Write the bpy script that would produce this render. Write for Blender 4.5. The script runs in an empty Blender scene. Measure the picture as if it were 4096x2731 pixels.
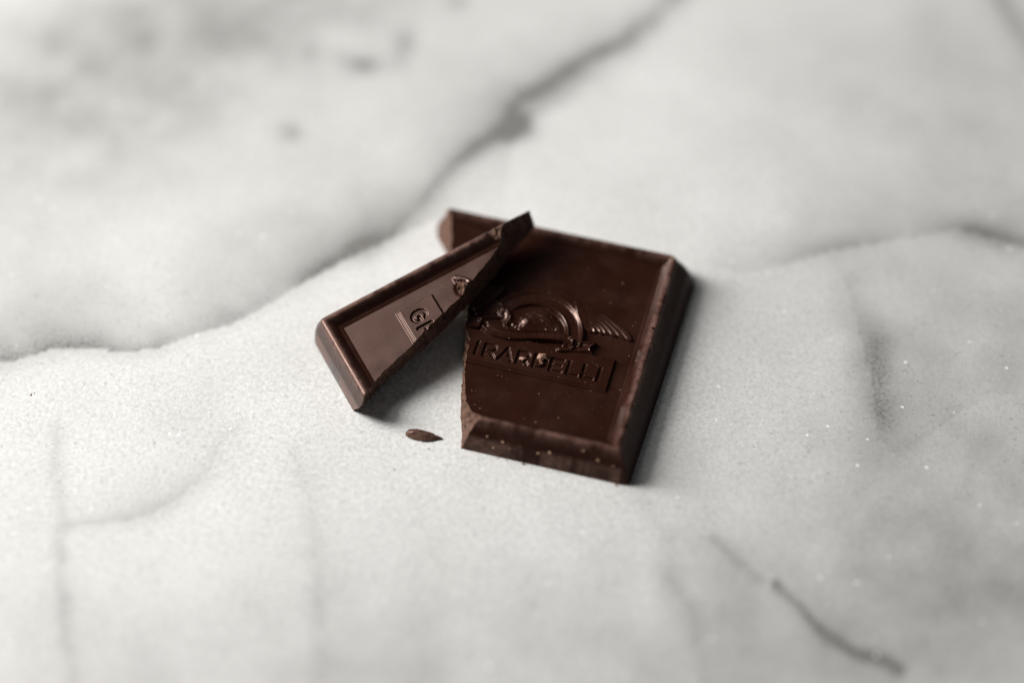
import bpy, math
import numpy as np

# ------------------------------------------------------------------ camera, light, exposure
MM = 0.001
scene = bpy.context.scene
col = scene.collection

PITCH = math.radians(53.271)
DIST = 387.64 * MM
cam_data = bpy.data.cameras.new("camera")
cam = bpy.data.objects.new("camera", cam_data)
col.objects.link(cam)
cam.location = (0, -DIST * math.cos(PITCH), DIST * math.sin(PITCH))
cam.rotation_euler = (math.pi / 2 - PITCH, 0, 0)
cam_data.lens = 85.0
cam_data.sensor_width = 36.0
cam_data.clip_start = 0.01
cam_data.clip_end = 50.0
cam_data.dof.use_dof = True
cam_data.dof.focus_distance = DIST - 8.0 * MM
cam_data.dof.aperture_fstop = 3.3
cam_data.dof.aperture_blades = 0
scene.camera = cam

world = bpy.data.worlds.new("World")
scene.world = world
world.use_nodes = True
bg = world.node_tree.nodes["Background"]
bg.inputs[0].default_value = (0.95, 0.98, 1.0, 1)
bg.inputs[1].default_value = 0.05


def window_light(name, loc, target, sx, sy, power, colr):  # also aims the added sheen lamp, which is no window
    d = bpy.data.lights.new(name, 'AREA')
    d.shape = 'RECTANGLE'
    d.size, d.size_y = sx, sy
    d.energy = power
    d.color = colr
    o = bpy.data.objects.new(name, d)
    col.objects.link(o)
    o.location = loc
    import mathutils
    v = mathutils.Vector(target) - mathutils.Vector(loc)
    o.rotation_euler = v.to_track_quat('-Z', 'Y').to_euler()
    return o


window_light("window_light", (-0.60, 0.17, 0.42), (0, 0.0, 0), 0.25, 0.46, 9.8, (1.0, 0.98, 0.95))
window_light("added_sheen_light", (-0.42, 0.30, 0.64), (0, 0.0, 0), 0.42, 0.36, 1.7, (1.0, 0.985, 0.965))  # added lamp, gives the smaller piece's top its sheen

vs = scene.view_settings
vs.view_transform = 'Standard'
vs.look = 'None'
vs.exposure = 0.0
vs.gamma = 1.0
vs.use_curve_mapping = False
scene.render.engine = 'CYCLES'
scene.cycles.filter_width = 1.2
scene.render.resolution_x, scene.render.resolution_y = 1024, 682

# === GEOM BEGIN (pure numpy, millimetres) ==========================================


def hash2(ix, iy, seed):
    n = (ix.astype(np.int64) * 374761393 + iy.astype(np.int64) * 668265263 + seed * 974634777) & 0xffffffff
    n = ((n ^ (n >> 13)) * 1274126177) & 0xffffffff
    return ((n ^ (n >> 16)) & 0xffff) / 65535.0


def vnoise(x, y, seed=0):
    x, y = np.broadcast_arrays(np.asarray(x, float), np.asarray(y, float))
    ix, iy = np.floor(x), np.floor(y)
    fx, fy = x - ix, y - iy
    fx = fx * fx * (3 - 2 * fx)
    fy = fy * fy * (3 - 2 * fy)
    a, b = hash2(ix, iy, seed), hash2(ix + 1, iy, seed)
    c, d = hash2(ix, iy + 1, seed), hash2(ix + 1, iy + 1, seed)
    return (a + (b - a) * fx) * (1 - fy) + (c + (d - c) * fx) * fy - 0.5


def fbm(x, y, seed=0, octv=4):
    s, a = 0, 1.0
    for k in range(octv):
        s = s + a * vnoise(x * 2 ** k + 17.3 * k, y * 2 ** k - 9.1 * k, seed + k)
        a *= 0.5
    return s


def sstep(t):
    t = np.clip(t, 0, 1)
    return t * t * (3 - 2 * t)


def seg_dist(px, py, pts):
    d = np.full(px.shape, 1e9)
    for (x0, y0), (x1, y1) in zip(pts[:-1], pts[1:]):
        vx, vy = x1 - x0, y1 - y0
        L = vx * vx + vy * vy + 1e-12
        t = np.clip(((px - x0) * vx + (py - y0) * vy) / L, 0, 1)
        d = np.minimum(d, np.hypot(px - x0 - t * vx, py - y0 - t * vy))
    return d


def poly_sdf(px, py, pts):
    """negative inside"""
    pts = list(pts)
    d = seg_dist(px, py, pts + [pts[0]])
    ins = np.zeros(px.shape, bool)
    n = len(pts)
    for i in range(n):
        x0, y0 = pts[i]
        x1, y1 = pts[(i + 1) % n]
        c = (y0 > py) != (y1 > py)
        with np.errstate(divide='ignore', invalid='ignore'):
            xx = (x1 - x0) * (py - y0) / (y1 - y0 + 1e-15) + x0
        ins ^= c & (px < xx)
    return np.where(ins, -d, d)


def catmull(pts, n=8, closed=False):
    P = np.array(pts, float)
    N = len(P)
    out = []
    rng_ = range(N) if closed else range(N - 1)
    for i in rng_:
        if closed:
            p0, p1, p2, p3 = P[(i - 1) % N], P[i], P[(i + 1) % N], P[(i + 2) % N]
        else:
            p0, p1, p2, p3 = P[max(i - 1, 0)], P[i], P[i + 1], P[min(i + 2, N - 1)]
        for k in range(n):
            t = k / n
            out.append(tuple(0.5 * ((2 * p1) + (-p0 + p2) * t + (2 * p0 - 5 * p1 + 4 * p2 - p3) * t * t
                                    + (-p0 + 3 * p1 - 3 * p2 + p3) * t ** 3)))
    if not closed:
        out.append(tuple(P[-1]))
    return out


def arc(cx, cy, rx, ry, a0, a1, n=14):
    return [(cx + rx * math.cos(math.radians(a0 + (a1 - a0) * i / n)),
             cy + ry * math.sin(math.radians(a0 + (a1 - a0) * i / n))) for i in range(n + 1)]


GLYPH = {
    'G': [arc(.5, .5, .5, .5, 42, 330) + [(.97, .46), (.6, .46)]],
    'H': [[(0, 0), (0, 1)], [(1, 0), (1, 1)], [(0, .5), (1, .5)]],
    'I': [[(.5, 0), (.5, 1)]],
    'R': [[(0, 0), (0, 1), (.55, 1)] + arc(.58, .74, .38, .26, 90, -90, 8) + [(0, .48)], [(.5, .46), (1, 0)]],
    'A': [[(0, 0), (.5, 1), (1, 0)], [(.2, .32), (.8, .32)]],
    'D': [[(0, 0), (0, 1), (.45, 1)] + arc(.45, .5, .55, .5, 90, -90, 10) + [(0, 0)]],
    'E': [[(1, 1), (0, 1), (0, 0), (1, 0)], [(0, .52), (.88, .52)]],
    'L': [[(0, 1), (0, 0), (1, 0)]],
    'F': [[(1, 1), (0, 1), (0, 0)], [(0, .52), (.8, .52)]],
    'O': [arc(.5, .5, .5, .5, 0, 360)],
    'U': [[(0, 1), (0, .4)] + arc(.5, .4, .5, .4, 180, 360, 8) + [(1, 1)]],
    'N': [[(0, 0), (0, 1), (1, 0), (1, 1)]],
    'S': [arc(.5, .75, .45, .25, 40, 270, 8) + arc(.5, .25, .45, .25, 90, -140, 8)],
    'C': [arc(.5, .5, .5, .5, 45, 315)],
    '1': [[(.25, .8), (.5, 1), (.5, 0)]],
    '8': [arc(.5, .75, .4, .25, 0, 360), arc(.5, .25, .48, .25, 0, 360)],
    '5': [[(.95, 1), (.1, 1), (.05, .58)] + arc(.48, .32, .48, .32, 110, -150, 8)],
    '2': [arc(.5, .72, .45, .28, 160, -30, 8) + [(0, 0), (1, 0)]],
}
# mould layout of one 44 mm square, origin at its centre
BASE, H_RIM, H_FLOOR = 22.0, 5.45, 4.30
YB, YC = -7.02, -4.72          # baseline, cap line
LETTERS = [('G', -13.35, 1.95), ('H', -10.35, 1.75), ('I', -7.2, .8), ('R', -5.5, 1.75), ('A', -3.0, 2.05),
           ('R', -.05, 1.75), ('D', 2.6, 1.9), ('E', 5.35, 1.75), ('L', 8.1, 1.65), ('L', 10.55, 1.65), ('I', 12.65, .8)]
RC = (0.8, -0.6)                # ring centre
WING_R = catmull([(5.6, 6.9), (7.6, 6.75), (10.1, 5.95), (13.2, 4.8), (15.5, 3.55), (16.7, 2.2), (16.3, 1.75),
                  (15.2, 1.75), (14.2, 1.95), (13.25, 1.85), (12.4, 2.05), (11.6, 1.85), (10.9, 1.95), (10.2, 1.75),
                  (9.3, 1.75), (7.5, 3.0)], 5, True)
WING_L = [(0.5 - x, y) for x, y in WING_R]
_fs = [(7.3, 6.0), (7.9, 5.3), (8.3, 4.6), (8.6, 3.9), (8.85, 3.3), (9.05, 2.75)]
_fe = [(15.6, 1.95), (14.3, 2.0), (13.1, 1.9), (12.0, 1.95), (11.1, 2.0), (10.2, 1.7)]
FEATHER_R = [catmull([a, (a[0] * .62 + b[0] * .38 + .5 - .06 * k, a[1] * .62 + b[1] * .38 + .62 - .08 * k),
                      (a[0] * .25 + b[0] * .75 + .35 - .04 * k, a[1] * .25 + b[1] * .75 + .42 - .05 * k), b], 6) for k, (a, b) in enumerate(zip(_fs, _fe))]
FEATHER_L = [[(0.5 - x, y) for x, y in q] for q in FEATHER_R]
RIB_TOP = catmull([(-6.85, -.1), (-5.7, -1.0), (-3.2, -1.2), (.3, -.55), (3.6, .4), (6.2, .35), (7.9, -.4)], 8)
RIB_BOT = catmull([(-7.3, -1.95), (-6.0, -2.85), (-4.4, -3.3), (-1.85, -3.25), (1.5, -2.3), (4.6, -1.65), (6.4, -1.55), (7.95, -2.2)], 8)
RIB_MAIN = RIB_TOP + RIB_BOT[::-1]
RIB_TAIL = catmull([(5.3, -2.0), (5.25, -3.1), (6.1, -3.45), (8.05, -2.9)], 6) + catmull([(8.05, -2.9), (10.2, -2.5), (11.7, -2.85)], 5) \
    + [(10.75, -1.55), (11.6, -.05)] + catmull([(11.6, -.05), (9.7, -.2), (8.0, -.55)], 5) + [(7.4, -2.2), (6.6, -2.75), (5.7, -2.5)]
RIB_TAIL_L = [(-7.1, -.2), (-8.5, .1), (-10.4, -.3), (-9.9, -1.3), (-10.7, -2.6), (-9.2, -2.55), (-7.3, -2.0)]
EAGLE = catmull([(-5.2, 3.5), (-4.0, 3.1), (-2.9, 2.35), (-1.7, 2.75), (-.6, 3.55), (.9, 4.15), (2.4, 4.2), (3.8, 3.1), (4.9, 1.5),
                 (5.2, .3), (2.5, .2), (.2, -.4), (-1.2, -.5), (-1.7, .3), (-2.7, .35), (-3.3, -.4), (-4.0, -.2), (-4.4, .8), (-5.4, 1.2),
                 (-5.9, 2.3)], 5, True)

SX = np.array([0, .36, .80, 2.0, 2.2, 2.42, 2.65, 2.9, 3.08, 4.15, 4.32, 4.48, 4.62, 4.80, 6, 30])
SZ = np.array([0, 1.6, 2.95, 5.12, 5.42, 5.56, 5.60, 5.56, 5.46, 4.38, 4.30, 4.285, 4.27, 4.15, 4.15, 4.15])
_pd = np.linspace(-1, 30, 6201)
_pz = np.interp(_pd, SX, SZ)
_k = np.exp(-0.5 * (np.arange(-60, 61) * 0.005 / 0.06) ** 2)
_k /= _k.sum()
_pz_s = np.convolve(np.pad(_pz, 60, mode='edge'), _k, 'valid')
_w = sstep((_pd - 0.25) / 0.3)
_pz = _pz * (1 - _w) + _pz_s * _w


def outline_sdf(x, y):
    """rounded square; the corner right in front is tighter"""
    r = np.where(x > 0, np.where(y < 0, 1.1, 3.6), np.where(y < 0, 2.8, 2.9))
    qx, qy = np.abs(x) - (BASE - r), np.abs(y) - (BASE - r)
    return np.hypot(np.maximum(qx, 0), np.maximum(qy, 0)) + np.minimum(np.maximum(qx, qy), 0) - r


def crop(x, y, box, pad=.6):
    return (x > box[0] - pad) & (x < box[2] + pad) & (y > box[1] - pad) & (y < box[3] + pad)


def bbox(pts):
    a = np.array(pts)
    return a[:, 0].min(), a[:, 1].min(), a[:, 0].max(), a[:, 1].max()


PARTS = ['body', 'label_panel', 'wing', 'emblem_ring', 'eagle_figure', 'ribbon'] + ['letter%d' % i for i in range(11)]


def mould(x, y):
    """height and part id of the moulded top at x, y"""
    d = -outline_sdf(x, y)
    z = np.interp(d, _pd, _pz)
    wob = 0.035 * fbm(x * .25, y * .25, 3, 2)
    z = z + wob * sstep((d - .6) / 2)
    # uneven scuffed rim and bottom edge
    rim = np.exp(-((d - 2.0) / .55) ** 2)
    z = z + rim * (0.10 * np.minimum(fbm(x * 1.1, y * 1.1, 5, 4) + .12, 0) + .015 * fbm(x * 4, y * 4, 8, 2))
    pid = np.zeros(x.shape, int)
    h = np.zeros(x.shape)

    def put(mask, hh, inside, k):
        m = np.zeros(x.shape, bool)
        m[mask] = True
        old = h[mask]
        h[mask] = np.maximum(old, hh)
        pp = pid[mask]
        pp[inside & (hh >= old - .02)] = k
        pid[mask] = pp

    # label panel: two tiny steps all round
    m = crop(x, y, (-14.95, -8.85, 14.95, -2.3))
    s = np.maximum(np.abs(x[m]) - 14.95, np.abs(y[m] + 5.575) - 3.275)
    sb = -(y[m] + 8.85)
    put(m, .25 * sstep((-s + .05) / .22) + .18 * sstep((-sb - .42) / .2) * sstep((-s + .05) / .22), s < .06, 1)
    # wings
    for W, F in ((WING_R, FEATHER_R), (WING_L, FEATHER_L)):
        m = crop(x, y, bbox(W))
        if not m.any():
            continue
        s = poly_sdf(x[m], y[m], W)
        hh = (.45 + .13 * np.clip(y[m] - 1.8, 0, 4)) * sstep((-s + .05) / .4)
        for f in F:
            hh = hh - .14 * np.exp(-(seg_dist(x[m], y[m], f) / .14) ** 2) * (s < 0)
        put(m, hh, s < .05, 2)
    # ring
    r = np.hypot(x - RC[0], y - RC[1])
    m = (r < 9.2) & (r > 4.8)
    rr = r[m]
    hh = .36 * sstep((8.6 - rr) / .4) * sstep((rr - 5.3) / .3)
    hh = hh + .42 * np.exp(-((rr - 8.0) / .36) ** 2) + .30 * np.exp(-((rr - 5.75) / .26) ** 2)
    ang = np.degrees(np.arctan2(y[m] - RC[1], x[m] - RC[0]))
    word = 'SAN FRANCISCO'
    for i, ch in enumerate(word):
        if ch == ' ':
            continue
        a = 160 - i * 11.7
        ca, sa = math.cos(math.radians(a)), math.sin(math.radians(a))
        near = np.abs((ang - a + 180) % 360 - 180) < 9
        lx = (x[m][near] - RC[0]) * sa - (y[m][near] - RC[1]) * ca
        ly = (x[m][near] - RC[0]) * ca + (y[m][near] - RC[1]) * sa - 6.45
        dd = np.full(lx.shape, 9.)
        for st in GLYPH[ch]:
            dd = np.minimum(dd, seg_dist(lx, ly, [((u - .5) * .75, v * .95) for u, v in st]))
        hh[near] += .022 * np.exp(-(dd / .13) ** 2)
    above = sstep((y[m] + 1.9) / .5) * sstep((165 - np.abs(ang)) / 60)
    hh = hh * above
    put(m, hh, (rr < 8.55) & (rr > 5.3) & (above > .05), 3)
    # eagle
    m = crop(x, y, (-10.2, -1, 5.6, 5.4))
    X, Y = x[m], y[m]
    s = poly_sdf(X, Y, EAGLE)
    hh = .25 * sstep((-s + .05) / .3) + .55 * sstep((-s) / 1.7)
    hh = hh + .34 * np.exp(-(seg_dist(X, Y, catmull([(-5.0, 3.0), (-4.0, 2.5), (-3.4, 1.7), (-3.1, .9)], 5)) / .38) ** 2)
    for bx, by, br, bh in ((-5.1, 2.9, .3, .5), (-5.5, 2.2, .28, .45), (-4.9, 1.7, .22, .35), (-4.6, 1.1, .25, .4), (-3.6, .1, .25, .45),
                           (-3.2, -.3, .22, .4), (-2.5, .35, .25, .45), (-1.9, .05, .25, .4), (-1.3, -.2, .22, .4), (-5.7, 1.3, .25, .35)):
        hh = hh + .42 * bh * np.exp(-(((X - bx) ** 2 + (Y - by) ** 2) / br ** 2))
    for q in ([(-.6, 3.2), (1.6, 3.3), (3.4, 2.4), (4.6, 1.2)], [(-1.0, 2.6), (1.2, 2.6), (3.2, 1.8), (4.2, .9)],
              [(-.6, 1.9), (1.2, 1.9), (2.8, 1.2), (3.8, .5)], [(.2, 1.2), (1.5, 1.2), (2.6, .6)]):
        hh = hh - .10 * np.exp(-(seg_dist(X, Y, catmull(q, 5)) / .13) ** 2) * (s < 0)
    hh = hh + .03 * fbm(X * 3, Y * 3, 12, 2) * (s < -.3)
    fe = np.full(X.shape, 9.)
    for q in ([(-5.2, 3.3), (-6.8, 4.1), (-8.9, 4.4)], [(-5.5, 2.9), (-7.2, 3.4), (-9.4, 3.4)], [(-5.7, 2.4), (-7.4, 2.7), (-9.6, 2.5)],
              [(-5.8, 1.9), (-7.4, 2.0), (-9.2, 1.6)], [(-5.6, 1.4), (-7.0, 1.3), (-8.6, .8)], [(-5.2, .9), (-6.3, .6), (-7.6, .1)]):
        fe = np.minimum(fe, seg_dist(X, Y, catmull(q, 5)))
    hf = .5 * np.exp(-(fe / .24) ** 2)
    hh = np.maximum(hh, hf)
    put(m, hh, (s < .05) | (fe < .3), 4)
    # ribbon over everything
    for W, k0 in ((RIB_TAIL_L, 0), (RIB_TAIL, 0), (RIB_MAIN, 1)):
        m = crop(x, y, bbox(W))
        X, Y = x[m], y[m]
        s = poly_sdf(X, Y, W)
        hh = (.68 if k0 else .52) * sstep((-s + .05) / .28) + .28 * np.exp(-((s + .32) / .2) ** 2)
        if not k0:
            hh = hh + .15 * np.sin((X - 5.2) * 1.5) * sstep(-s / .5)
        if k0:
            wordb = 'FOUNDED IN 1852'
            for i, ch in enumerate(wordb):
                if ch == ' ':
                    continue
                x0 = -6.1 + i * .92
                yt = np.interp(x0 + .25, [q[0] for q in RIB_TOP], [q[1] for q in RIB_TOP])
                yb_ = np.interp(x0 + .25, [q[0] for q in RIB_BOT], [q[1] for q in RIB_BOT])
                y0 = (yt + yb_) / 2 - .5
                nb = crop(X, Y, (x0, y0, x0 + .55, y0 + 1.0), .4)
                dd = np.full(int(nb.sum()), 9.)
                for st in GLYPH[ch]:
                    dd = np.minimum(dd, seg_dist(X[nb], Y[nb], [(x0 + u * .55, y0 + v * .95) for u, v in st]))
                hh[nb] += .026 * np.exp(-(dd / .12) ** 2)
        put(m, hh, s < .06, 5)
    # sunken letters
    for i, (ch, x0, w) in enumerate(LETTERS):
        m = crop(x, y, (x0, YB, x0 + w, YC), .8)
        if not m.any():
            continue
        dd = np.full(int(m.sum()), 9.)
        for st in GLYPH[ch]:
            dd = np.minimum(dd, seg_dist(x[m], y[m], [(x0 + u * w, YB + v * (YC - YB)) for u, v in st]))
        h[m] -= .32 * sstep((.34 - dd) / .18)
        pp = pid[m]
        pp[dd < .36] = 6 + i
        pid[m] = pp
    return z + h * (d > 3.2), pid, d


def curve(pts, y):
    p = np.array(catmull(sorted(pts, key=lambda q: q[1]), 10))
    o = np.argsort(p[:, 1])
    return np.interp(y, p[o, 1], p[o, 0])


BIG_TOP = [(-4.7, -22), (-3.9, -21.2), (-3.2, -20.4), (-2.5, -19.5), (-2.3, -18.9), (-3.4, -18.2), (-4.7, -17.4), (-5.6, -15.9), (-6.3, -14.1),
           (-7.1, -12.1), (-7.5, -10.4), (-7.85, -8.8), (-8.1, -6.3), (-8.5, -4.8), (-9.6, -2.2), (-10.0, .4), (-10.6, 3.0), (-13.0, 8.0),
           (-15.9, 12.0), (-17.3, 16.0), (-18.0, 18.4), (-18.6, 19.6), (-18.9, 20.8), (-19.2, 22)]
BIG_BOT = [(-4.85, -22), (-5.6, -19.0), (-6.5, -16.4), (-7.4, -12.9), (-8.15, -9.2), (-9.1, -5.6), (-9.9, -3.4), (-10.8, .4), (-11.6, 3.0), (-14.0, 8.0),
           (-17.0, 13), (-18.4, 15.4), (-20.0, 17.2), (-20.7, 18.9), (-20.9, 20.3), (-20.4, 21.3), (-19.3, 22)]
SML_TOP = [(-5.4, -22), (-3.6, -21.2), (-3.3, -20.4), (-3.9, -19.4), (-4.5, -18.6), (-5.4, -17.5), (-6.2, -16.1), (-7.35, -12.7), (-8.5, -8.8), (-9.6, -5.8),
           (-10.8, -2.6), (-12.1, 1.1), (-12.9, 2.4), (-13.7, 4.0), (-15.6, 8.0), (-17.5, 11.3), (-19.4, 12.8), (-20.1, 15), (-20.5, 17), (-20.75, 18.3)]
SML_BOT = [(-5.6, -22), (-6.0, -19.3), (-7.5, -15.1), (-8.4, -11.5), (-9.3, -7.8), (-10.8, -3.0), (-11.6, -.9), (-12.6, 2.0), (-15.0, 8.0), (-17.2, 12),
           (-18.5, 15.0), (-19.4, 17.2), (-20.0, 18.3)]

FIT = dict(btx=2.544, bty=-0.758, byaw=-15.286, srx=10.446, sry=2.361, srz=-62.623, stx=-32.553, sty=1.2, stz=0.69)


def piece_grid(side, step, ncol):
    """side +1: keeps the part right of the break; -1: left of it"""
    top, bot = (BIG_TOP, BIG_BOT) if side > 0 else (SML_TOP, SML_BOT)
    y1 = BASE if side > 0 else 18.3
    ny = int(round((y1 + BASE) / step)) + 1
    yy = np.linspace(-BASE, y1, ny)
    ft, fb = curve(top, yy), curve(bot, yy)
    jag = (.5 if side > 0 else .3) * fbm(yy * 1.2, yy * 0 + 2.5, 21 + side, 6)
    ft = ft + jag * np.interp(yy, [-22, -20, 17, 19], [0, 1, 1, 0])
    fb = fb + .16 * fbm(yy * 1.1, yy * 0 + 7.5, 31 + side, 4) * np.interp(yy, [-22, -20, 17, 19], [0, 1, 1, 0])
    s = np.linspace(0, 1, ncol)
    if side > 0:
        X = ft[:, None] + (BASE - ft[:, None]) * s[None]
    else:
        X = -BASE + (ft[:, None] + BASE) * s[None]
    Y = np.repeat(yy[:, None], ncol, 1)
    sd = outline_sdf(X, Y)
    out = sd > 0
    e = 1e-3
    gx = (outline_sdf(X + e, Y) - sd) / e
    gy = (outline_sdf(X, Y + e) - sd) / e
    n = np.hypot(gx, gy) + 1e-9
    X = np.where(out, X - sd * gx / n, X)
    Y = np.where(out, Y - sd * gy / n, Y)
    return yy, ft, fb, X, Y, out
# === GEOM END ======================================================================


# ------------------------------------------------------------------ mesh helpers
def np_mesh(name, V, F, mat, smooth=True, normals=None, attrs=None):
    """V (n,3) millimetres, F (m,4) or (m,3) ints"""
    V = np.asarray(V, np.float32) * MM
    F = np.asarray(F, np.int32)
    k = F.shape[1]
    me = bpy.data.meshes.new(name)
    me.vertices.add(len(V))
    me.vertices.foreach_set('co', V.ravel())
    me.loops.add(F.size)
    me.loops.foreach_set('vertex_index', F.ravel())
    me.polygons.add(len(F))
    me.polygons.foreach_set('loop_start', np.arange(0, F.size, k, dtype=np.int32))
    me.polygons.foreach_set('loop_total', np.full(len(F), k, np.int32))
    me.update(calc_edges=True)
    me.polygons.foreach_set('use_smooth', np.full(len(F), smooth))
    if attrs:
        for an, av in attrs.items():
            a = me.attributes.new(an, 'FLOAT', 'POINT')
            a.data.foreach_set('value', np.asarray(av, np.float32).ravel())
    if normals is not None:
        me.normals_split_custom_set_from_vertices(np.asarray(normals, np.float32).tolist())
    if mat:
        me.materials.append(mat)
    return me


def link(name, me, parent=None, label=None, cat=None, group=None, kind=None):
    o = bpy.data.objects.new(name, me)
    col.objects.link(o)
    if parent is not None:
        o.parent = parent
    for k, v in (('label', label), ('category', cat), ('group', group), ('kind', kind)):
        if v:
            o[k] = v
    return o


class NT:
    """small node-tree helper"""
    def __init__(self, name):
        self.m = bpy.data.materials.new(name)
        self.m.use_nodes = True
        self.t = self.m.node_tree
        self.bsdf = self.t.nodes['Principled BSDF']

    def n(self, kind, **kw):
        nd = self.t.nodes.new(kind)
        for k, v in kw.items():
            setattr(nd, k, v)
        return nd

    def l(self, a, b):
        self.t.links.new(a, b)

    def coord(self):
        return self.n('ShaderNodeTexCoord').outputs['Object']

    def noise(self, scale, detail=3, rough=.5, vec=None):
        nd = self.n('ShaderNodeTexNoise')
        nd.inputs['Scale'].default_value = scale
        nd.inputs['Detail'].default_value = detail
        nd.inputs['Roughness'].default_value = rough
        self.l(vec if vec is not None else self.coord(), nd.inputs['Vector'])
        return nd.outputs['Fac']

    def rng(self, v, a, b, c, d):
        nd = self.n('ShaderNodeMapRange')
        self.l(v, nd.inputs[0])
        for i, q in enumerate((a, b, c, d)):
            nd.inputs[i + 1].default_value = q
        return nd.outputs[0]

    def math(self, op, a, b):
        nd = self.n('ShaderNodeMath', operation=op)
        for i, q in enumerate((a, b)):
            if isinstance(q, (int, float)):
                nd.inputs[i].default_value = q
            else:
                self.l(q, nd.inputs[i])
        return nd.outputs[0]

    def mix(self, f, a, b):
        nd = self.n('ShaderNodeMix', data_type='RGBA')
        if isinstance(f, (int, float)):
            nd.inputs[0].default_value = f
        else:
            self.l(f, nd.inputs[0])
        for i, q in ((6, a), (7, b)):
            if isinstance(q, tuple):
                nd.inputs[i].default_value = q + (1,)
            else:
                self.l(q, nd.inputs[i])
        return nd.outputs[2]

    def attr(self, name):
        return self.n('ShaderNodeAttribute', attribute_name=name).outputs['Fac']

    def bump(self, h, strength, dist):
        nd = self.n('ShaderNodeBump')
        nd.inputs['Strength'].default_value = strength
        nd.inputs['Distance'].default_value = dist
        self.l(h, nd.inputs['Height'])
        self.l(nd.outputs[0], self.bsdf.inputs['Normal'])


# ------------------------------------------------------------------ materials
def mat_chocolate():
    t = NT('tempered_chocolate')
    sc = t.attr('scuff_sheen')
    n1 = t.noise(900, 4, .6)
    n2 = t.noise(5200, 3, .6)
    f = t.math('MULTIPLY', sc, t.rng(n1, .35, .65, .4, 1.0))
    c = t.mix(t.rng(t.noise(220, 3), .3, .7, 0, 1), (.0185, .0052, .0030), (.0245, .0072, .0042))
    c = t.mix(t.math('MULTIPLY', f, .75), c, (.19, .108, .088))  # pale tone for scuffs and painted-in reflections
    t.l(c, t.bsdf.inputs['Base Color'])
    r = t.math('ADD', t.rng(t.noise(300, 4), .3, .7, .17, .24), t.math('MULTIPLY', f, .20))
    wl = t.attr('wall')
    t.l(t.math('ADD', r, t.math('MULTIPLY', wl, .22)), t.bsdf.inputs['Roughness'])
    t.l(t.rng(wl, 0, 1, .50, .13), t.bsdf.inputs['Specular IOR Level'])
    t.bsdf.inputs['Specular Tint'].default_value = (1, .68, .58, 1)
    hb = t.math('ADD', t.math('MULTIPLY', n1, .5), t.math('MULTIPLY', t.math('MULTIPLY', n2, sc), 1.2))
    t.bump(hb, .25, .00004)
    return t.m


def mat_fracture():
    t = NT('broken_chocolate')
    n1 = t.noise(1500, 5, .65)
    c = t.mix(t.rng(n1, .35, .68, 0, 1), (.050, .021, .013), (.17, .086, .055))
    t.l(c, t.bsdf.inputs['Base Color'])
    t.bsdf.inputs['Roughness'].default_value = .62
    t.bsdf.inputs['Specular IOR Level'].default_value = .35
    t.bump(n1, .6, .00012)
    return t.m


def mat_crumb(name, a, b):
    t = NT(name)
    n1 = t.noise(3500, 4, .6)
    t.l(t.mix(t.rng(n1, .35, .65, 0, 1), a, b), t.bsdf.inputs['Base Color'])
    t.bsdf.inputs['Roughness'].default_value = .6
    t.bump(n1, .5, .00006)
    return t.m


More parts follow.
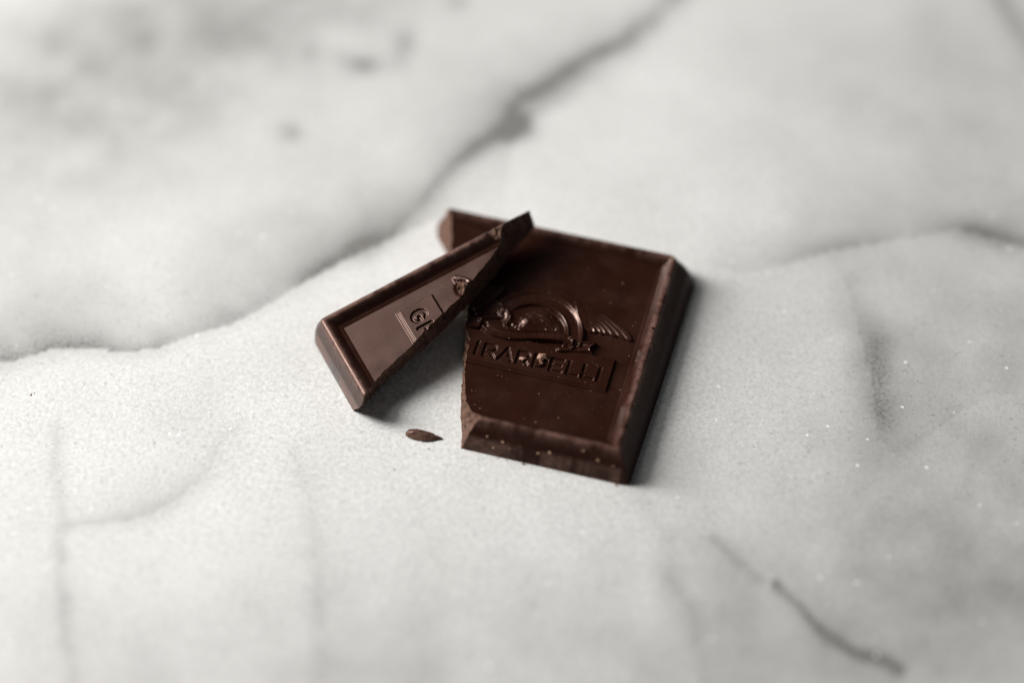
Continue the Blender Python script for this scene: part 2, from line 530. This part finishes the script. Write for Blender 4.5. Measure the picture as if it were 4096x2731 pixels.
def mat_marble():
    t = NT('white_marble')
    v = t.attr('vein')
    co = t.coord()
    cl = t.noise(55, 4, .55, co)
    gr = t.noise(1500, 3, .75, co)
    vo = t.n('ShaderNodeTexVoronoi')
    vo.inputs['Scale'].default_value = 2300
    t.l(co, vo.inputs['Vector'])
    cell = t.n('ShaderNodeSeparateColor')
    t.l(vo.outputs['Color'], cell.inputs[0])
    base = t.mix(t.rng(cl, .3, .7, 0, 1), (.705, .70, .685), (.785, .785, .77))
    g = t.math('ADD', t.rng(gr, .3, .7, -.20, .20), t.math('MULTIPLY', t.math('SUBTRACT', cell.outputs[0], .5), .30))
    vv = t.math('ADD', v, t.math('MULTIPLY', t.rng(gr, .3, .7, -.3, .3), t.math('ADD', v, .08)))
    c = t.mix(vv, base, (.165, .160, .152))
    k = t.n('ShaderNodeVectorMath', operation='SCALE')
    t.l(c, k.inputs[0])
    t.l(t.math('ADD', 1.0, g), k.inputs['Scale'])
    # sparse calcite crystals in drifts, their glint painted as a paler colour
    vb = t.n('ShaderNodeTexVoronoi')
    vb.inputs['Scale'].default_value = 1500
    t.l(co, vb.inputs['Vector'])
    cb = t.n('ShaderNodeSeparateColor')
    t.l(vb.outputs['Color'], cb.inputs[0])
    lim = t.rng(t.noise(160, 2, .5, co), .4, .75, .999, .991)
    pick = t.math('MULTIPLY', t.math('GREATER_THAN', cb.outputs[0], lim), t.math('LESS_THAN', vb.outputs['Distance'], .42))
    pit = t.math('MULTIPLY', t.math('LESS_THAN', cb.outputs[1], .03), t.math('LESS_THAN', vb.outputs['Distance'], .40))
    c2 = t.mix(t.math('MULTIPLY', pit, .07), k.outputs[0], (.30, .30, .29))
    t.l(t.mix(pick, c2, (.85, .85, .84)), t.bsdf.inputs['Base Color'])
    t.l(t.math('SUBTRACT', t.rng(cell.outputs[1], 0, 1, .32, .5), t.math('MULTIPLY', pick, .12)), t.bsdf.inputs['Roughness'])
    t.bsdf.inputs['Specular IOR Level'].default_value = .4
    # every crystal has its own facet
    geo = t.n('ShaderNodeNewGeometry')
    off = t.n('ShaderNodeVectorMath', operation='SUBTRACT')
    t.l(vo.outputs['Color'], off.inputs[0])
    off.inputs[1].default_value = (.5, .5, .5)
    amt = t.n('ShaderNodeVectorMath', operation='SCALE')
    t.l(off.outputs[0], amt.inputs[0])
    t.l(t.math('ADD', .20, t.math('MULTIPLY', t.math('GREATER_THAN', cb.outputs[2], .85), .14)), amt.inputs['Scale'])
    add = t.n('ShaderNodeVectorMath', operation='ADD')
    t.l(geo.outputs['Normal'], add.inputs[0])
    t.l(amt.outputs[0], add.inputs[1])
    nz = t.n('ShaderNodeVectorMath', operation='NORMALIZE')
    t.l(add.outputs[0], nz.inputs[0])
    t.l(nz.outputs[0], t.bsdf.inputs['Normal'])
    return t.m


M_CHOC, M_FRAC, M_MARB = mat_chocolate(), mat_fracture(), mat_marble()
M_TAN = mat_crumb('tan_crumb', (.28, .15, .085), (.50, .32, .20))
M_CRUMB = mat_crumb('brown_crumb', (.17, .078, .048), (.42, .23, .155))


# ------------------------------------------------------------------ marble slab
def build_marble():
    def axis(lo, hi, a, b, st):
        inner = np.arange(a, b + st / 2, st)
        def grow(start, end, sgn):
            out, p, s = [], start, st
            while abs(p - start) < abs(end - start):
                s *= 1.12
                p += sgn * s
                out.append(p)
            out[-1] = end
            return out
        return np.array(grow(a, lo, -1)[::-1] + list(inner) + grow(b, hi, 1))
    ax, ay = axis(-300, 300, -100, 100, .65), axis(-220, 280, -70, 84, .65)
    X, Y = np.meshgrid(ax, ay)
    wx = X + 1.5 * fbm(X * .08, Y * .08, 41, 4) + .5 * fbm(X * .4, Y * .4, 45, 3)
    wy = Y + 1.5 * fbm(X * .08 + 50, Y * .08, 42, 4) + .5 * fbm(X * .4 + 9, Y * .4, 46, 3)
    v = np.zeros(X.shape)

    def vein(pts, core, w, hazeL, wL, hazeR=0, wR=5, fade=0):
        """core line plus soft haze to the left / right of its direction"""
        nonlocal v
        P = np.array(catmull(pts, 6))
        best = np.full(X.shape, 1e9)
        sgn = np.zeros(X.shape)
        par = np.zeros(X.shape)
        n = len(P) - 1
        for i in range(n):
            a, b = P[i], P[i + 1]
            d = b - a
            t = np.clip(((wx - a[0]) * d[0] + (wy - a[1]) * d[1]) / (d @ d), 0, 1)
            qx, qy = wx - a[0] - t * d[0], wy - a[1] - t * d[1]
            dd = np.hypot(qx, qy)
            m = dd < best
            best = np.where(m, dd, best)
            sgn = np.where(m, np.sign(d[0] * qy - d[1] * qx), sgn)
            par = np.where(m, (i + t) / n, par)
        mod = 1 + .9 * fbm(X * .10, Y * .10, 47 + len(pts), 3)
        end = np.ones(X.shape)
        if fade:
            end = sstep(par / fade) * sstep((1 - par) / fade)
        c = core * np.exp(-(best / w) ** 2) * np.clip(mod, .35, 1.5)
        hz = np.where(sgn > 0, hazeL * np.exp(-best / wL), hazeR * np.exp(-best / wR)) * np.clip(mod, .4, 1.5)
        v = v + (c + hz) * end

    def patch(cx, cy, rx, ry, a, ang=0):
        nonlocal v
        c_, s_ = math.cos(math.radians(ang)), math.sin(math.radians(ang))
        dx, dy = wx - cx, wy - cy
        u, w = (c_ * dx + s_ * dy) / rx, (-s_ * dx + c_ * dy) / ry
        v = v + a * np.exp(-(u * u + w * w)) * (1 + .5 * fbm(X * .15, Y * .15, 55, 3))

    vein([(-150, -30), (-110, -10), (-81, -4.2), (-73.5, -1.9), (-61.7, -1.6), (-50.8, 1.1), (-40.6, 7), (-33.9, 12.6), (-29, 16.2), (-24.8, 18.6)],
         .12, 2.2, .48, 11, .05, 2.0)
    vein([(-24.8, 18.6), (-19.9, 22.2), (-15.7, 28.3), (-11.5, 35), (-6.4, 40.4), (1.0, 45.6)], .34, 2.2, .28, 11, .05, 3)
    vein([(1.0, 45.6), (1.4, 48.6), (1.9, 51.6), (6.4, 54.2), (14, 60.2), (20.3, 65.6), (25.1, 70.9), (30, 78), (40, 95), (70, 130), (90, 190)],
         .48, 2.8, .34, 8, .06, 4)
    vein([(30, 15), (40, 14.5), (48.2, 16.2), (56.4, 19.2), (66.6, 21.6), (74, 22.8), (80.3, 21.6), (90, 18), (110, 22), (150, 15)], .05, 2.6, .28, 9, .07, 8, .12)
    patch(79, 22.4, 6, 2.6, .30, -14)
    vein([(50, 22), (54, 13), (55.4, 8.3), (56.7, -1.4), (57, -9.9), (57.4, -17.4), (59.6, -22.4), (63, -25)], .07, 3.2, .20, 12, .08, 4, .2)
    patch(58, -6, 3.5, 14, .26, 5)
    vein([(16, -24), (19.6, -30.4), (22.6, -38.2), (23.6, -45.8), (26, -51.8), (27.4, -61.8), (30, -80)], .10, 2.0, .12, 14, .04, 4, .1)
    vein([(30, -36), (31.8, -38.2), (34.9, -41.3), (38.3, -45)], .17, 1.0, .04, 5, .04, 5, .2)
    vein([(38.5, -44.6), (39.4, -45.4), (44.2, -51.4), (49.2, -56.3), (54.5, -59.0), (58, -61)], .50, .85, .05, 5, .05, 5, .12)
    vein([(-71, -14), (-70.2, -22.4), (-68.7, -32.7), (-67.6, -41.3), (-66.3, -48), (-64.9, -55.4), (-63.2, -61.8), (-60, -80)], .19, 1.2, .03, 4, .10, 7, .12)
    vein([(-69, -36), (-67, -35.5), (-58.6, -34), (-51.6, -30.4), (-46.7, -25.2), (-44.4, -19.1), (-40, -15)], .10, 1.6, .17, 6, .02, 4, .2)
    vein([(-34, -16), (-33.4, -22.4), (-31.7, -30.4), (-30.4, -35.9), (-28.7, -49.5), (-27, -70)], .10, 1.5, .09, 8, .02, 4, .2)
    vein([(84, 90), (87.7, 76.3), (89.4, 70.9), (93, 62), (105, 50)], .16, 2.2, .16, 7, .05, 3, .1)
    for q in ((-38.6, 44.2, 2.2, 1.9, .42, -30), (-18.9, 65.6, 1.9, 3.2, .48, 0), (-26.3, 60.4, 3.6, 2.0, .40, -15), (-35.7, 63, 2.3, 2.3, .24, 0),
              (-9.8, 75, 2.2, 2.2, .34, 0), (-20, 61, 2, 3, .2, 0)):
        patch(*q)
    # broad clouds of grey calcite; right, front and edges deepened to paint light falloff
    patch(-72, 58, 44, 26, .52, 20)
    patch(-36, 74, 30, 14, .26, 0)
    patch(-94, 10, 20, 34, .16, 0)
    patch(78, 56, 34, 30, .24, 0)
    patch(82, -10, 34, 28, .36, 0)
    patch(62, -50, 38, 26, .42, 0)
    patch(6, -66, 36, 22, .27, 0)
    patch(-60, -62, 46, 20, .24, 0)
    patch(-20, -58, 14, 14, .06, 0)
    patch(36, 4, 10, 14, .07, 0)
    patch(-45, -8, 14, 5, .05, 20)
    patch(-60, -12, 14, 8, .04, 0)
    v = v + .05 * fbm(X * .05, Y * .05, 60, 4) + .05
    v = np.clip(v, 0, .95)
    ny, nx = X.shape
    V = np.stack([X, Y, np.zeros(X.shape)], -1).reshape(-1, 3)
    idx = np.arange(nx * ny).reshape(ny, nx)
    F = np.stack([idx[:-1, :-1], idx[:-1, 1:], idx[1:, 1:], idx[1:, :-1]], -1).reshape(-1, 4)
    # edge and underside of the 20 mm slab
    ring = np.concatenate([idx[0, :], idx[1:, -1], idx[-1, -2::-1], idx[-2:0:-1, 0]])
    n0 = len(V)
    low = V[ring].copy()
    low[:, 2] = -20
    V = np.concatenate([V, low])
    li = n0 + np.arange(len(ring))
    side = np.stack([ring, li, np.roll(li, -1), np.roll(ring, -1)], -1)
    F = np.concatenate([F, side])
    me = np_mesh('marble_slab', V, F, M_MARB, smooth=False, attrs={'vein': np.concatenate([v.ravel(), np.full(len(ring), .1)])})
    link('marble_slab', me, label='white marble slab with soft grey veins under the chocolate', kind='structure')


build_marble()


# ------------------------------------------------------------------ the two chocolate pieces
def build_piece(side, step, ncol, root):
    yy, ft, fb, X, Y, out = piece_grid(side, step, ncol)
    Z, pid, d = mould(X, Y)
    Z = np.maximum(Z, 0)
    Z = np.where(out, 0, Z)
    # broken-out chip next to the break of the small piece
    rough = np.zeros(X.shape)
    if side < 0:
        a = np.exp(-(((X + 13.3) / 1.15) ** 2 + ((Y - 2.35) / 1.0) ** 2) ** 2)
        Z = Z + a * (-.45 + .8 * fbm(X * 1.4, Y * 1.4, 71, 4))
        b = np.exp(-(((X + 19.3) / 1.1) ** 2 + ((Y - 11.6) / 1.2) ** 2) ** 2)
        Z = Z + b * (-.5 + 1.1 * fbm(X * 1.3, Y * 1.3, 72, 4))
        rough = np.maximum(a, b)
    if side > 0:
        # the right wall flares towards the far corner
        X = X + 1.15 * (Y + BASE) / (2 * BASE) * np.clip((X - 20.0) / 2.0, 0, 1)
    P = np.stack([X, Y, Z], -1)
    du = np.gradient(P, axis=1)
    dv = np.gradient(P, axis=0)
    N = np.cross(du, dv)
    N /= np.linalg.norm(N, axis=-1, keepdims=True) + 1e-12
    bad = N[..., 2] < .02
    N[bad] = (0, 0, 1)
    # rubbed rim crest and wall foot; window reflection on the crest painted in too
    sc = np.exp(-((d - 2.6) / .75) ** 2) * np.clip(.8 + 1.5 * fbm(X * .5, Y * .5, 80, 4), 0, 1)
    foot = sstep((1.0 - d) / .45) * np.clip(.7 + 2.4 * fbm(X * .45, Y * .45, 84, 4), 0, 1)  # pale foot band: scuffs plus the marble's reflection painted in
    sc = np.maximum(sc, foot * np.where(X > BASE - 1.6, .1, 1.0))  # band held back on the right wall to paint in its shade
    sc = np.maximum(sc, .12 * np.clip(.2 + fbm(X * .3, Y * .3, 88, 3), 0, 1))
    wall = sstep((2.3 - d) / .35) * (1.0 if side > 0 else .25)
    ny, nx = X.shape
    idx = np.arange(nx * ny).reshape(ny, nx)
    quad = np.stack([idx[:-1, :-1], idx[:-1, 1:], idx[1:, 1:], idx[1:, :-1]], -1).reshape(-1, 4)
    o = out.ravel()
    keep = ~(o[quad].all(1))
    quad = quad[keep]
    pf = pid.ravel()[quad].max(1)
    rf = rough.ravel()[quad].mean(1) > .35
    pf[rf] = -1
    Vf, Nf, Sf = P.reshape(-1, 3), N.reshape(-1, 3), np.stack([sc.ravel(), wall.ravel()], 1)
    root_parts = {}

    def sub(mask, extraV=None, extraF=None):
        q = quad[mask]
        u, inv = np.unique(q, return_inverse=True)
        return Vf[u], inv.reshape(q.shape), Nf[u], Sf[u]

    for k, nm in enumerate(PARTS):
        m = pf == k
        if m.sum() < 40:
            continue
        V, F, NN, S = sub(m)
        if nm == 'body':
            # flat underside, so the piece is closed
            lx = fb if side > 0 else np.full(len(yy), -BASE)
            rx = np.full(len(yy), BASE) if side > 0 else fb
            r = np.where(yy < 0, 1.1 if side > 0 else 2.8, 3.6 if side > 0 else 2.9)
            ins = r - np.sqrt(np.maximum(r * r - np.maximum(np.abs(yy) - (BASE - r), 0) ** 2, 0))
            if side > 0:
                rx = rx - ins + 1.15 * (yy + BASE) / (2 * BASE) * np.clip((rx - ins - 20.0) / 2.0, 0, 1)
            else:
                lx = np.minimum(lx + ins, rx)
            n0 = len(V)
            U = np.concatenate([np.stack([lx, yy, yy * 0], 1), np.stack([rx, yy, yy * 0], 1)])
            n = len(yy)
            i = np.arange(n - 1)
            V = np.concatenate([V, U])
            F = np.concatenate([F, n0 + np.stack([i, i + 1, n + i + 1, n + i], 1)])
            NN = np.concatenate([NN, np.tile((0, 0, -1.), (2 * n, 1))])
            S = np.concatenate([S, np.zeros((2 * n, 2))])
        par = root
        name = nm
        if nm.startswith('letter'):
            name = 'letter'
            par = root_parts.get('label_panel', root)
        me = np_mesh(name, V, F, M_CHOC, True, NN, {'scuff_sheen': S[:, 0], 'wall': S[:, 1]})
        root_parts[nm] = link(name, me, par)
    # fractured face
    K = 30
    t = np.linspace(0, 1, K)
    edge = 0 if side > 0 else -1
    T = P[:, edge, :]
    B = np.stack([fb, yy, yy * 0], 1)
    t2 = t ** .8
    W = T[:, None, :] * (1 - t2)[None, :, None] + B[:, None, :] * t2[None, :, None]
    zz = W[..., 2]
    yv = W[..., 1]
    bump = .55 * fbm(yv * .45, zz * .6 + 3, 90 + side, 3) + .55 * fbm(yv * 1.7, zz * 1.7, 95 + side, 5)
    env = np.sin(np.pi * np.clip(t, 0, 1))[None, :] ** .6 * np.clip(T[:, 2:3] / 3.5, 0, 1)
    W[..., 0] += bump * env * .9
    W[..., 1] += .1 * fbm(yv * 2.1 + 30, zz * 2.1, 99, 3) * env
    n = len(yy)
    ii = np.arange(n * K).reshape(n, K)
    FF = np.stack([ii[:-1, :-1], ii[:-1, 1:], ii[1:, 1:], ii[1:, :-1]], -1).reshape(-1, 4)
    if side > 0:
        FF = FF[:, ::-1]
    WV = W.reshape(-1, 3)
    if side < 0:
        # blunt broken tip
        prof = np.concatenate([P[-1], W[-1, 1:], [[-BASE, yy[-1], 0]]])
        c = prof.mean(0) + (0, .5, 0)
        n0 = len(WV)
        WV = np.concatenate([WV, prof, [c]])
        a = n0 + np.arange(len(prof))
        b = np.roll(a, -1)
        FF = np.concatenate([FF, np.stack([a, np.full(len(a), n0 + len(prof)), b, b], 1)[:, :4]])
    me = np_mesh('broken_face', WV, FF, M_FRAC, True)
    me.validate()
    link('broken_face', me, root, label='rough matt break with paler brown grain')
    m = pf == -1
    if m.sum() > 40:
        V, F, NN, S = sub(m)
        me = np_mesh('chipped_patch', V, F, M_FRAC, True)
        link('chipped_patch', me, root)
    return root


big = link('chocolate_piece', None, None,
           'larger broken dark chocolate square lying flat with emblem and most of the stamped name', 'chocolate',
           'broken chocolate pieces')
big.location = (FIT['btx'] * MM, FIT['bty'] * MM, 0)
big.rotation_euler = (0, 0, math.radians(FIT['byaw']))
build_piece(1, .08, 500, big)

small = link('chocolate_piece', None, None,
             'smaller triangular dark chocolate piece with letter G leaning its tip on the larger piece', 'chocolate',
             'broken chocolate pieces')
small.rotation_euler = tuple(math.radians(FIT[k]) for k in ('srx', 'sry', 'srz'))


def rot_small():
    rx, ry, rz = (math.radians(FIT[k]) for k in ('srx', 'sry', 'srz'))
    A = np.array([[1, 0, 0], [0, math.cos(rx), -math.sin(rx)], [0, math.sin(rx), math.cos(rx)]])
    B = np.array([[math.cos(ry), 0, math.sin(ry)], [0, 1, 0], [-math.sin(ry), 0, math.cos(ry)]])
    C = np.array([[math.cos(rz), -math.sin(rz), 0], [math.sin(rz), math.cos(rz), 0], [0, 0, 1]])
    return C @ B @ A


RS = rot_small()
S_ORG = RS @ np.array([22., 22., 0]) + np.array([FIT['stx'], FIT['sty'], FIT['stz']])
small.location = tuple(S_ORG * MM)
build_piece(-1, .08, 240, small)


def on_big(x, y, lift=0.0):
    z = float(mould(np.array([[x]], float), np.array([[y]], float))[0][0, 0])
    a = math.radians(FIT['byaw'])
    return (FIT['btx'] + math.cos(a) * x - math.sin(a) * y, FIT['bty'] + math.sin(a) * x + math.cos(a) * y, z + lift)


def on_small(x, y, lift=0.0):
    z = float(mould(np.array([[x]], float), np.array([[y]], float))[0][0, 0])
    return tuple(S_ORG + RS @ np.array([x, y, z + lift]))


# ------------------------------------------------------------------ sliver on the marble
def build_sliver():
    n, A, B = 32, np.array([-16.55, -17.95]), np.array([-10.75, -18.95])
    ax = (B - A) / np.linalg.norm(B - A)
    nr = np.array([-ax[1], ax[0]])           # towards the back
    L = np.linalg.norm(B - A)
    t = np.linspace(0, 1, n)
    wb = np.interp(t, [0, .06, .2, .45, .7, .9, 1], [.25, .62, .80, .74, .50, .18, .02])
    wf = np.interp(t, [0, .06, .2, .4, .55, .75, 1], [.30, .65, .88, 1.0, 1.02, .66, .02])
    hh = np.interp(t, [0, .06, .2, .45, .7, .9, 1], [.30, .70, .95, 1.0, .82, .45, .2])
    rag = 2.2 * fbm(t * 10, t * 0, 120, 4)
    rows = []
    prof = [(1.0, .25), (1.0, .6), (.82, .88), (.4, 1.0), (.1, .99), (-.1, .95), (-.22, .88)]
    for i in range(n):
        r = []
        for u, v in prof:
            w = wb[i] if u > 0 else wf[i]
            q = A + ax * L * t[i] + nr * (u * w + .05 * rag[i])
            r.append((q[0], q[1], hh[i] * v + .05 * fbm(np.array(t[i] * 12.), np.array(u * 3.), 122, 4)))
        rows.append(r)
    V = np.array(rows).reshape(-1, 3)
    m = len(prof)
    idx = np.arange(n * m).reshape(n, m)
    F = np.stack([idx[:-1, :-1], idx[:-1, 1:], idx[1:, 1:], idx[1:, :-1]], -1).reshape(-1, 4)[:, ::-1]
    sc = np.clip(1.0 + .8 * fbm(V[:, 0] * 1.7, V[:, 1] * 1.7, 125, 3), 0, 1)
    sl = link('chocolate_sliver', np_mesh('chocolate_sliver', V, F, M_CHOC, True, None, {'scuff_sheen': sc}), None,
              'thin almond shaped chocolate sliver lying alone on the marble between the two pieces', 'sliver')
    # ragged underside and broken flank
    rows = []
    for i in range(n):
        top = rows_top = np.array(V[idx[i, -1]])
        back = np.array(V[idx[i, 0]])
        c0 = A + ax * L * t[i]
        r = [top]
        for k, (u, z) in enumerate(((-.6, .62), (-.98, .30), (-.80, .05), (-.30, 0.0), (.45, 0.0), (.85, .06))):
            w = wb[i] if u > 0 else wf[i]
            j = .09 * fbm(np.array(t[i] * 26.), np.array(k * 3.1), 128, 3)
            q = c0 + nr * (u * w + j)
            r.append(np.array([q[0], q[1], max(0, hh[i] * z + (j if z > .03 else 0))]))
        r.append(back)
        rows.append(r)
    W = np.array(rows)
    m = W.shape[1]
    idx = np.arange(n * m).reshape(n, m)
    F = np.stack([idx[:-1, :-1], idx[:-1, 1:], idx[1:, 1:], idx[1:, :-1]], -1).reshape(-1, 4)[:, ::-1]
    link('broken_face', np_mesh('broken_face', W.reshape(-1, 3), F, M_FRAC, False), sl)


build_sliver()


# ------------------------------------------------------------------ crumbs
import bmesh
rng = np.random.default_rng(11)


def shard_mesh(name, size, mat, seed, n=16):
    """angular lump, origin at its base"""
    g = np.random.default_rng(seed)
    P = g.normal(size=(n, 3))
    P /= np.linalg.norm(P, axis=1, keepdims=True)
    P *= g.uniform(.72, 1.0, (n, 1)) * np.array(size) / 2
    P[:, 2] -= P[:, 2].min()
    bm = bmesh.new()
    for q in P:
        bm.verts.new(tuple(q * MM))
    bmesh.ops.convex_hull(bm, input=bm.verts)
    loose = [v for v in bm.verts if not v.link_faces]
    bmesh.ops.delete(bm, geom=loose, context='VERTS')
    me = bpy.data.meshes.new(name)
    bm.to_mesh(me)
    bm.free()
    me.materials.append(mat)
    return me


def crumb(name, pos, size, mat, seed, label, group=None, rot=None, cat='crumb'):
    o = link(name, shard_mesh(name, size, mat, seed), None, label, cat, group)
    o.location = tuple(np.array(pos) * MM)
    g = np.random.default_rng(seed + 900)
    o.rotation_euler = rot if rot else (0, 0, float(g.uniform(0, 6.28)))
    return o


crumb('chocolate_crumb', on_big(3.6, -5.05, .08), (1.9, 1.5, .8), M_CRUMB, 3, 'largest jagged brown crumb sitting on the stamped letter D', rot=(.2, -.25, .5))
crumb('chocolate_crumb', on_big(3.75, -6.1, .05), (.95, 1.05, .6), M_CRUMB, 5, 'small brown crumb just below the largest crumb on letter D', rot=(.3, .1, 1.1))
crumb('chocolate_crumb', on_big(.75, -5.95, .05), (1.7, .95, .6), M_CRUMB, 8, 'wedge shaped brown crumb lying on the second letter R', rot=(.2, -.2, -.25))
crumb('chocolate_crumb', on_big(1.12, -7.15, -.02), (.5, .25, .2), M_TAN, 9, 'tiny pale crumb at the foot of the second letter R')
crumb('chocolate_flake', on_big(19.29, 4.33, -.04), (.9, .7, .22), M_CHOC, 14, 'flat dark flake on the right rim of the larger piece', cat='flake', rot=(0, .5, .4))

front = [(-.86, -20.98, .4), (1.7, -21.13, .48), (.3, -21.62, .42), (2.85, -21.42, .34), (9.18, -21.13, .55), (7.41, -21.35, .5), (16.75, -20.9, .52),
         (14.23, -20.34, .4), (19.15, -21.07, .3), (-1.5, -21.3, .2), (12.2, -21.5, .26), (4.4, -21.1, .22)]
for i, (x, y, s) in enumerate(front):
    crumb('chocolate_crumb', on_big(x, y, -.12), (s * 1.3, s * .95, s * .8), M_TAN, 20 + i, 'tiny tan crumb stuck to the front wall of the larger piece',
          'crumbs on the front wall')
foot = [(5.23, -21.97, .7), (19.97, -21.95, .6), (1.2, -22.05, .35), (10.9, -22.1, .35), (2.6, -22.05, .3)]
for i, (x, y, s) in enumerate(foot):
    a = on_big(x, -22.25)
    crumb('chocolate_crumb', (a[0], a[1], 0), (s, s * .6, s * .5), M_CRUMB, 40 + i, 'small orange brown crumb on marble against the larger piece',
          'crumbs at the foot of the larger piece')
floor_ = [(-3.19, -16.76, .36), (5.76, -16.94, .26), (8.98, -15.24, .28), (4.88, -11.64, .3), (-5.35, -13.76, .24), (16.94, -7.54, .26), (11.32, 8.58, .3),
          (12.32, 13.01, .34), (16.17, 5.81, .24), (15.9, 5.1, .22), (1.48, 7.45, .26), (-2.25, -3.1, .22), (1.12, -2.31, .18), (5.85, -3.18, .32),
          (1.4, 15.6, .3), (6.2, 14.4, .32), (9.8, 10.9, .22), (-1.6, -9.9, .24), (-2.3, -9.9, .26), (-4.2, -16.2, .18), (-3.7, -15.4, .16), (13.6, -12.2, .2)]
for i, (x, y, s) in enumerate(floor_):
    crumb('chocolate_crumb', on_big(x, y, -.03), (s, s * .75, s * .55), M_TAN if i % 3 else M_CRUMB, 60 + i,
          'tiny crumb dotted on the recessed top of the larger piece', 'crumbs on the recessed top')
rimc = [(19.45, 1.75, .45), (20.1, 2.24, .4), (19.11, 9.38, .36), (21.2, -.08, .34), (18.07, -1.77, .3), (19.32, -5.61, .34), (19.4, -9.4, .3), (19.6, 12.2, .22)]
for i, (x, y, s) in enumerate(rimc):
    crumb('chocolate_crumb', on_big(x, y, -.08), (s, s * .75, s * .6), M_TAN if i % 2 else M_CRUMB, 100 + i,
          'tiny crumb caught on the right rim of the larger piece', 'crumbs on the right rim')
smallc = [(-15.42, -21.05, .3), (-11.58, -20.82, .42), (-14.8, -21.7, .26), (-9.3, -21.75, .3), (-8.0, -21.7, .4)]
for i, (x, y, s) in enumerate(smallc):
    crumb('chocolate_crumb', on_small(x, y, -.08), (s, s * .7, s * .6), M_CRUMB, 120 + i,
          'tiny crumb stuck to the short outer wall of the smaller piece', 'crumbs on the short wall')
smallt = [(-15.49, -.32, .26), (-14.96, .02, .28), (-15.87, -4.09, .26), (-14.57, -1.09, .18), (-16.3, -6.16, .24), (-12.6, -1.2, .14), (-13.9, -1.9, .12)]
for i, (x, y, s) in enumerate(smallt):
    crumb('chocolate_crumb', on_small(x, y, -.03), (s, s * .75, s * .5), M_CRUMB, 140 + i,
          'tiny crumb on the smooth top of the smaller piece', 'crumbs on the smaller piece')
slab = [(-71.2, -.8, .55), (-75.9, -10.5, .5), (-75.4, -10.2, .3), (-18.2, -24.6, .4), (-10.2, -42, .35), (20.9, -30.8, .3), (37.5, -20.4, .3), (34.8, 7.0, .35)]
slab_label = ['orange brown crumb on the dark vein at its far left end', 'larger of two crumbs side by side on bare marble below the dark vein',
              'smaller of two crumbs side by side on bare marble below the dark vein', 'tiny crumb on bare marble in front of the almond shaped sliver',
              'tiny crumb on bare marble well in front of both chocolate pieces', 'tiny crumb on the faint vein in front of the larger piece corner',
              'tiny crumb on grey marble beside the dark side of the larger piece', 'tiny crumb on marble near the far rounded corner of the larger piece']
for i, (x, y, s) in enumerate(slab):
    crumb('chocolate_crumb', (x, y, 0), (s, s * .6, s * .4), M_CRUMB, 160 + i, slab_label[i], 'crumbs on the marble')
crumb('chocolate_crumb', (-12.95, -20.75, 0), (.42, .22, .16), M_CRUMB, 170, 'tiny orange brown crumb on marble beside the almond shaped sliver', rot=(0, 0, -.5))


def dust(name, place, xs, ys, mat, label, size):
    V, F = [], []
    for x, y in zip(xs, ys):
        p = np.array(place(float(x), float(y), -.005))
        s = float(size * rng.uniform(.5, 1.5))
        q = rng.normal(size=(4, 3)) * s * .4
        q[:, 2] = np.abs(q[:, 2])
        b = len(V)
        V += [p + k for k in q]
        F += [(b, b + 1, b + 2), (b, b + 2, b + 3), (b, b + 3, b + 1), (b + 1, b + 3, b + 2)]
    link(name, np_mesh(name, np.array(V), np.array(F), mat, False), None, label, None, None, 'stuff')


xs, ys = rng.uniform(-7, 17.2, 420), rng.uniform(-17, 17, 420)
k = (xs > curve(BIG_TOP, ys) + .6) & (rng.uniform(size=420) < np.exp(-((ys + 4) / 14) ** 2))
dust('chocolate_dust', on_big, xs[k], ys[k], M_TAN, 'fine pale chocolate dust over the larger piece', .07)
ys = rng.uniform(-20, 8, 160)
xs = 19.6 + rng.normal(size=160) * .5
dust('chocolate_dust', on_big, xs, ys, M_CRUMB, 'fine scraped dust along the right rim of the larger piece', .11)
xs, ys = rng.uniform(-17.3, -6, 300), rng.uniform(-17.3, 9, 300)
k = xs < curve(SML_TOP, ys) - .4
dust('chocolate_dust', on_small, xs[k], ys[k], M_TAN, 'fine pale chocolate dust over the smaller piece', .05)


def lint():
    pts = catmull([(11.45, -3.25), (11.4, -3.7), (11.7, -4.0), (12.15, -4.05), (12.55, -3.85), (12.7, -3.45)], 8)
    P = np.array([on_big(x, y, .035) for x, y in pts])
    V, F = [], []
    for i, q in enumerate(P):
        d = P[min(i + 1, len(P) - 1)] - P[max(i - 1, 0)]
        d /= np.linalg.norm(d)
        a = np.cross(d, (0, 0, 1.))
        a /= np.linalg.norm(a)
        b = np.cross(a, d)
        for k in range(5):
            w = 2 * math.pi * k / 5
            V.append(q + .007 * (math.cos(w) * a + math.sin(w) * b))
    for i in range(len(P) - 1):
        for k in range(5):
            F.append((i * 5 + k, i * 5 + (k + 1) % 5, i * 5 + 5 + (k + 1) % 5, i * 5 + 5 + k))
    t = NT('lint')
    t.bsdf.inputs['Base Color'].default_value = (.13, .09, .08, 1)
    t.bsdf.inputs['Roughness'].default_value = .6
    link('lint_fibre', np_mesh('lint_fibre', np.array(V), np.array(F), t.m), None, 'fine pale looped lint fibre on the stamped panel above the last letters', 'fibre')


lint()
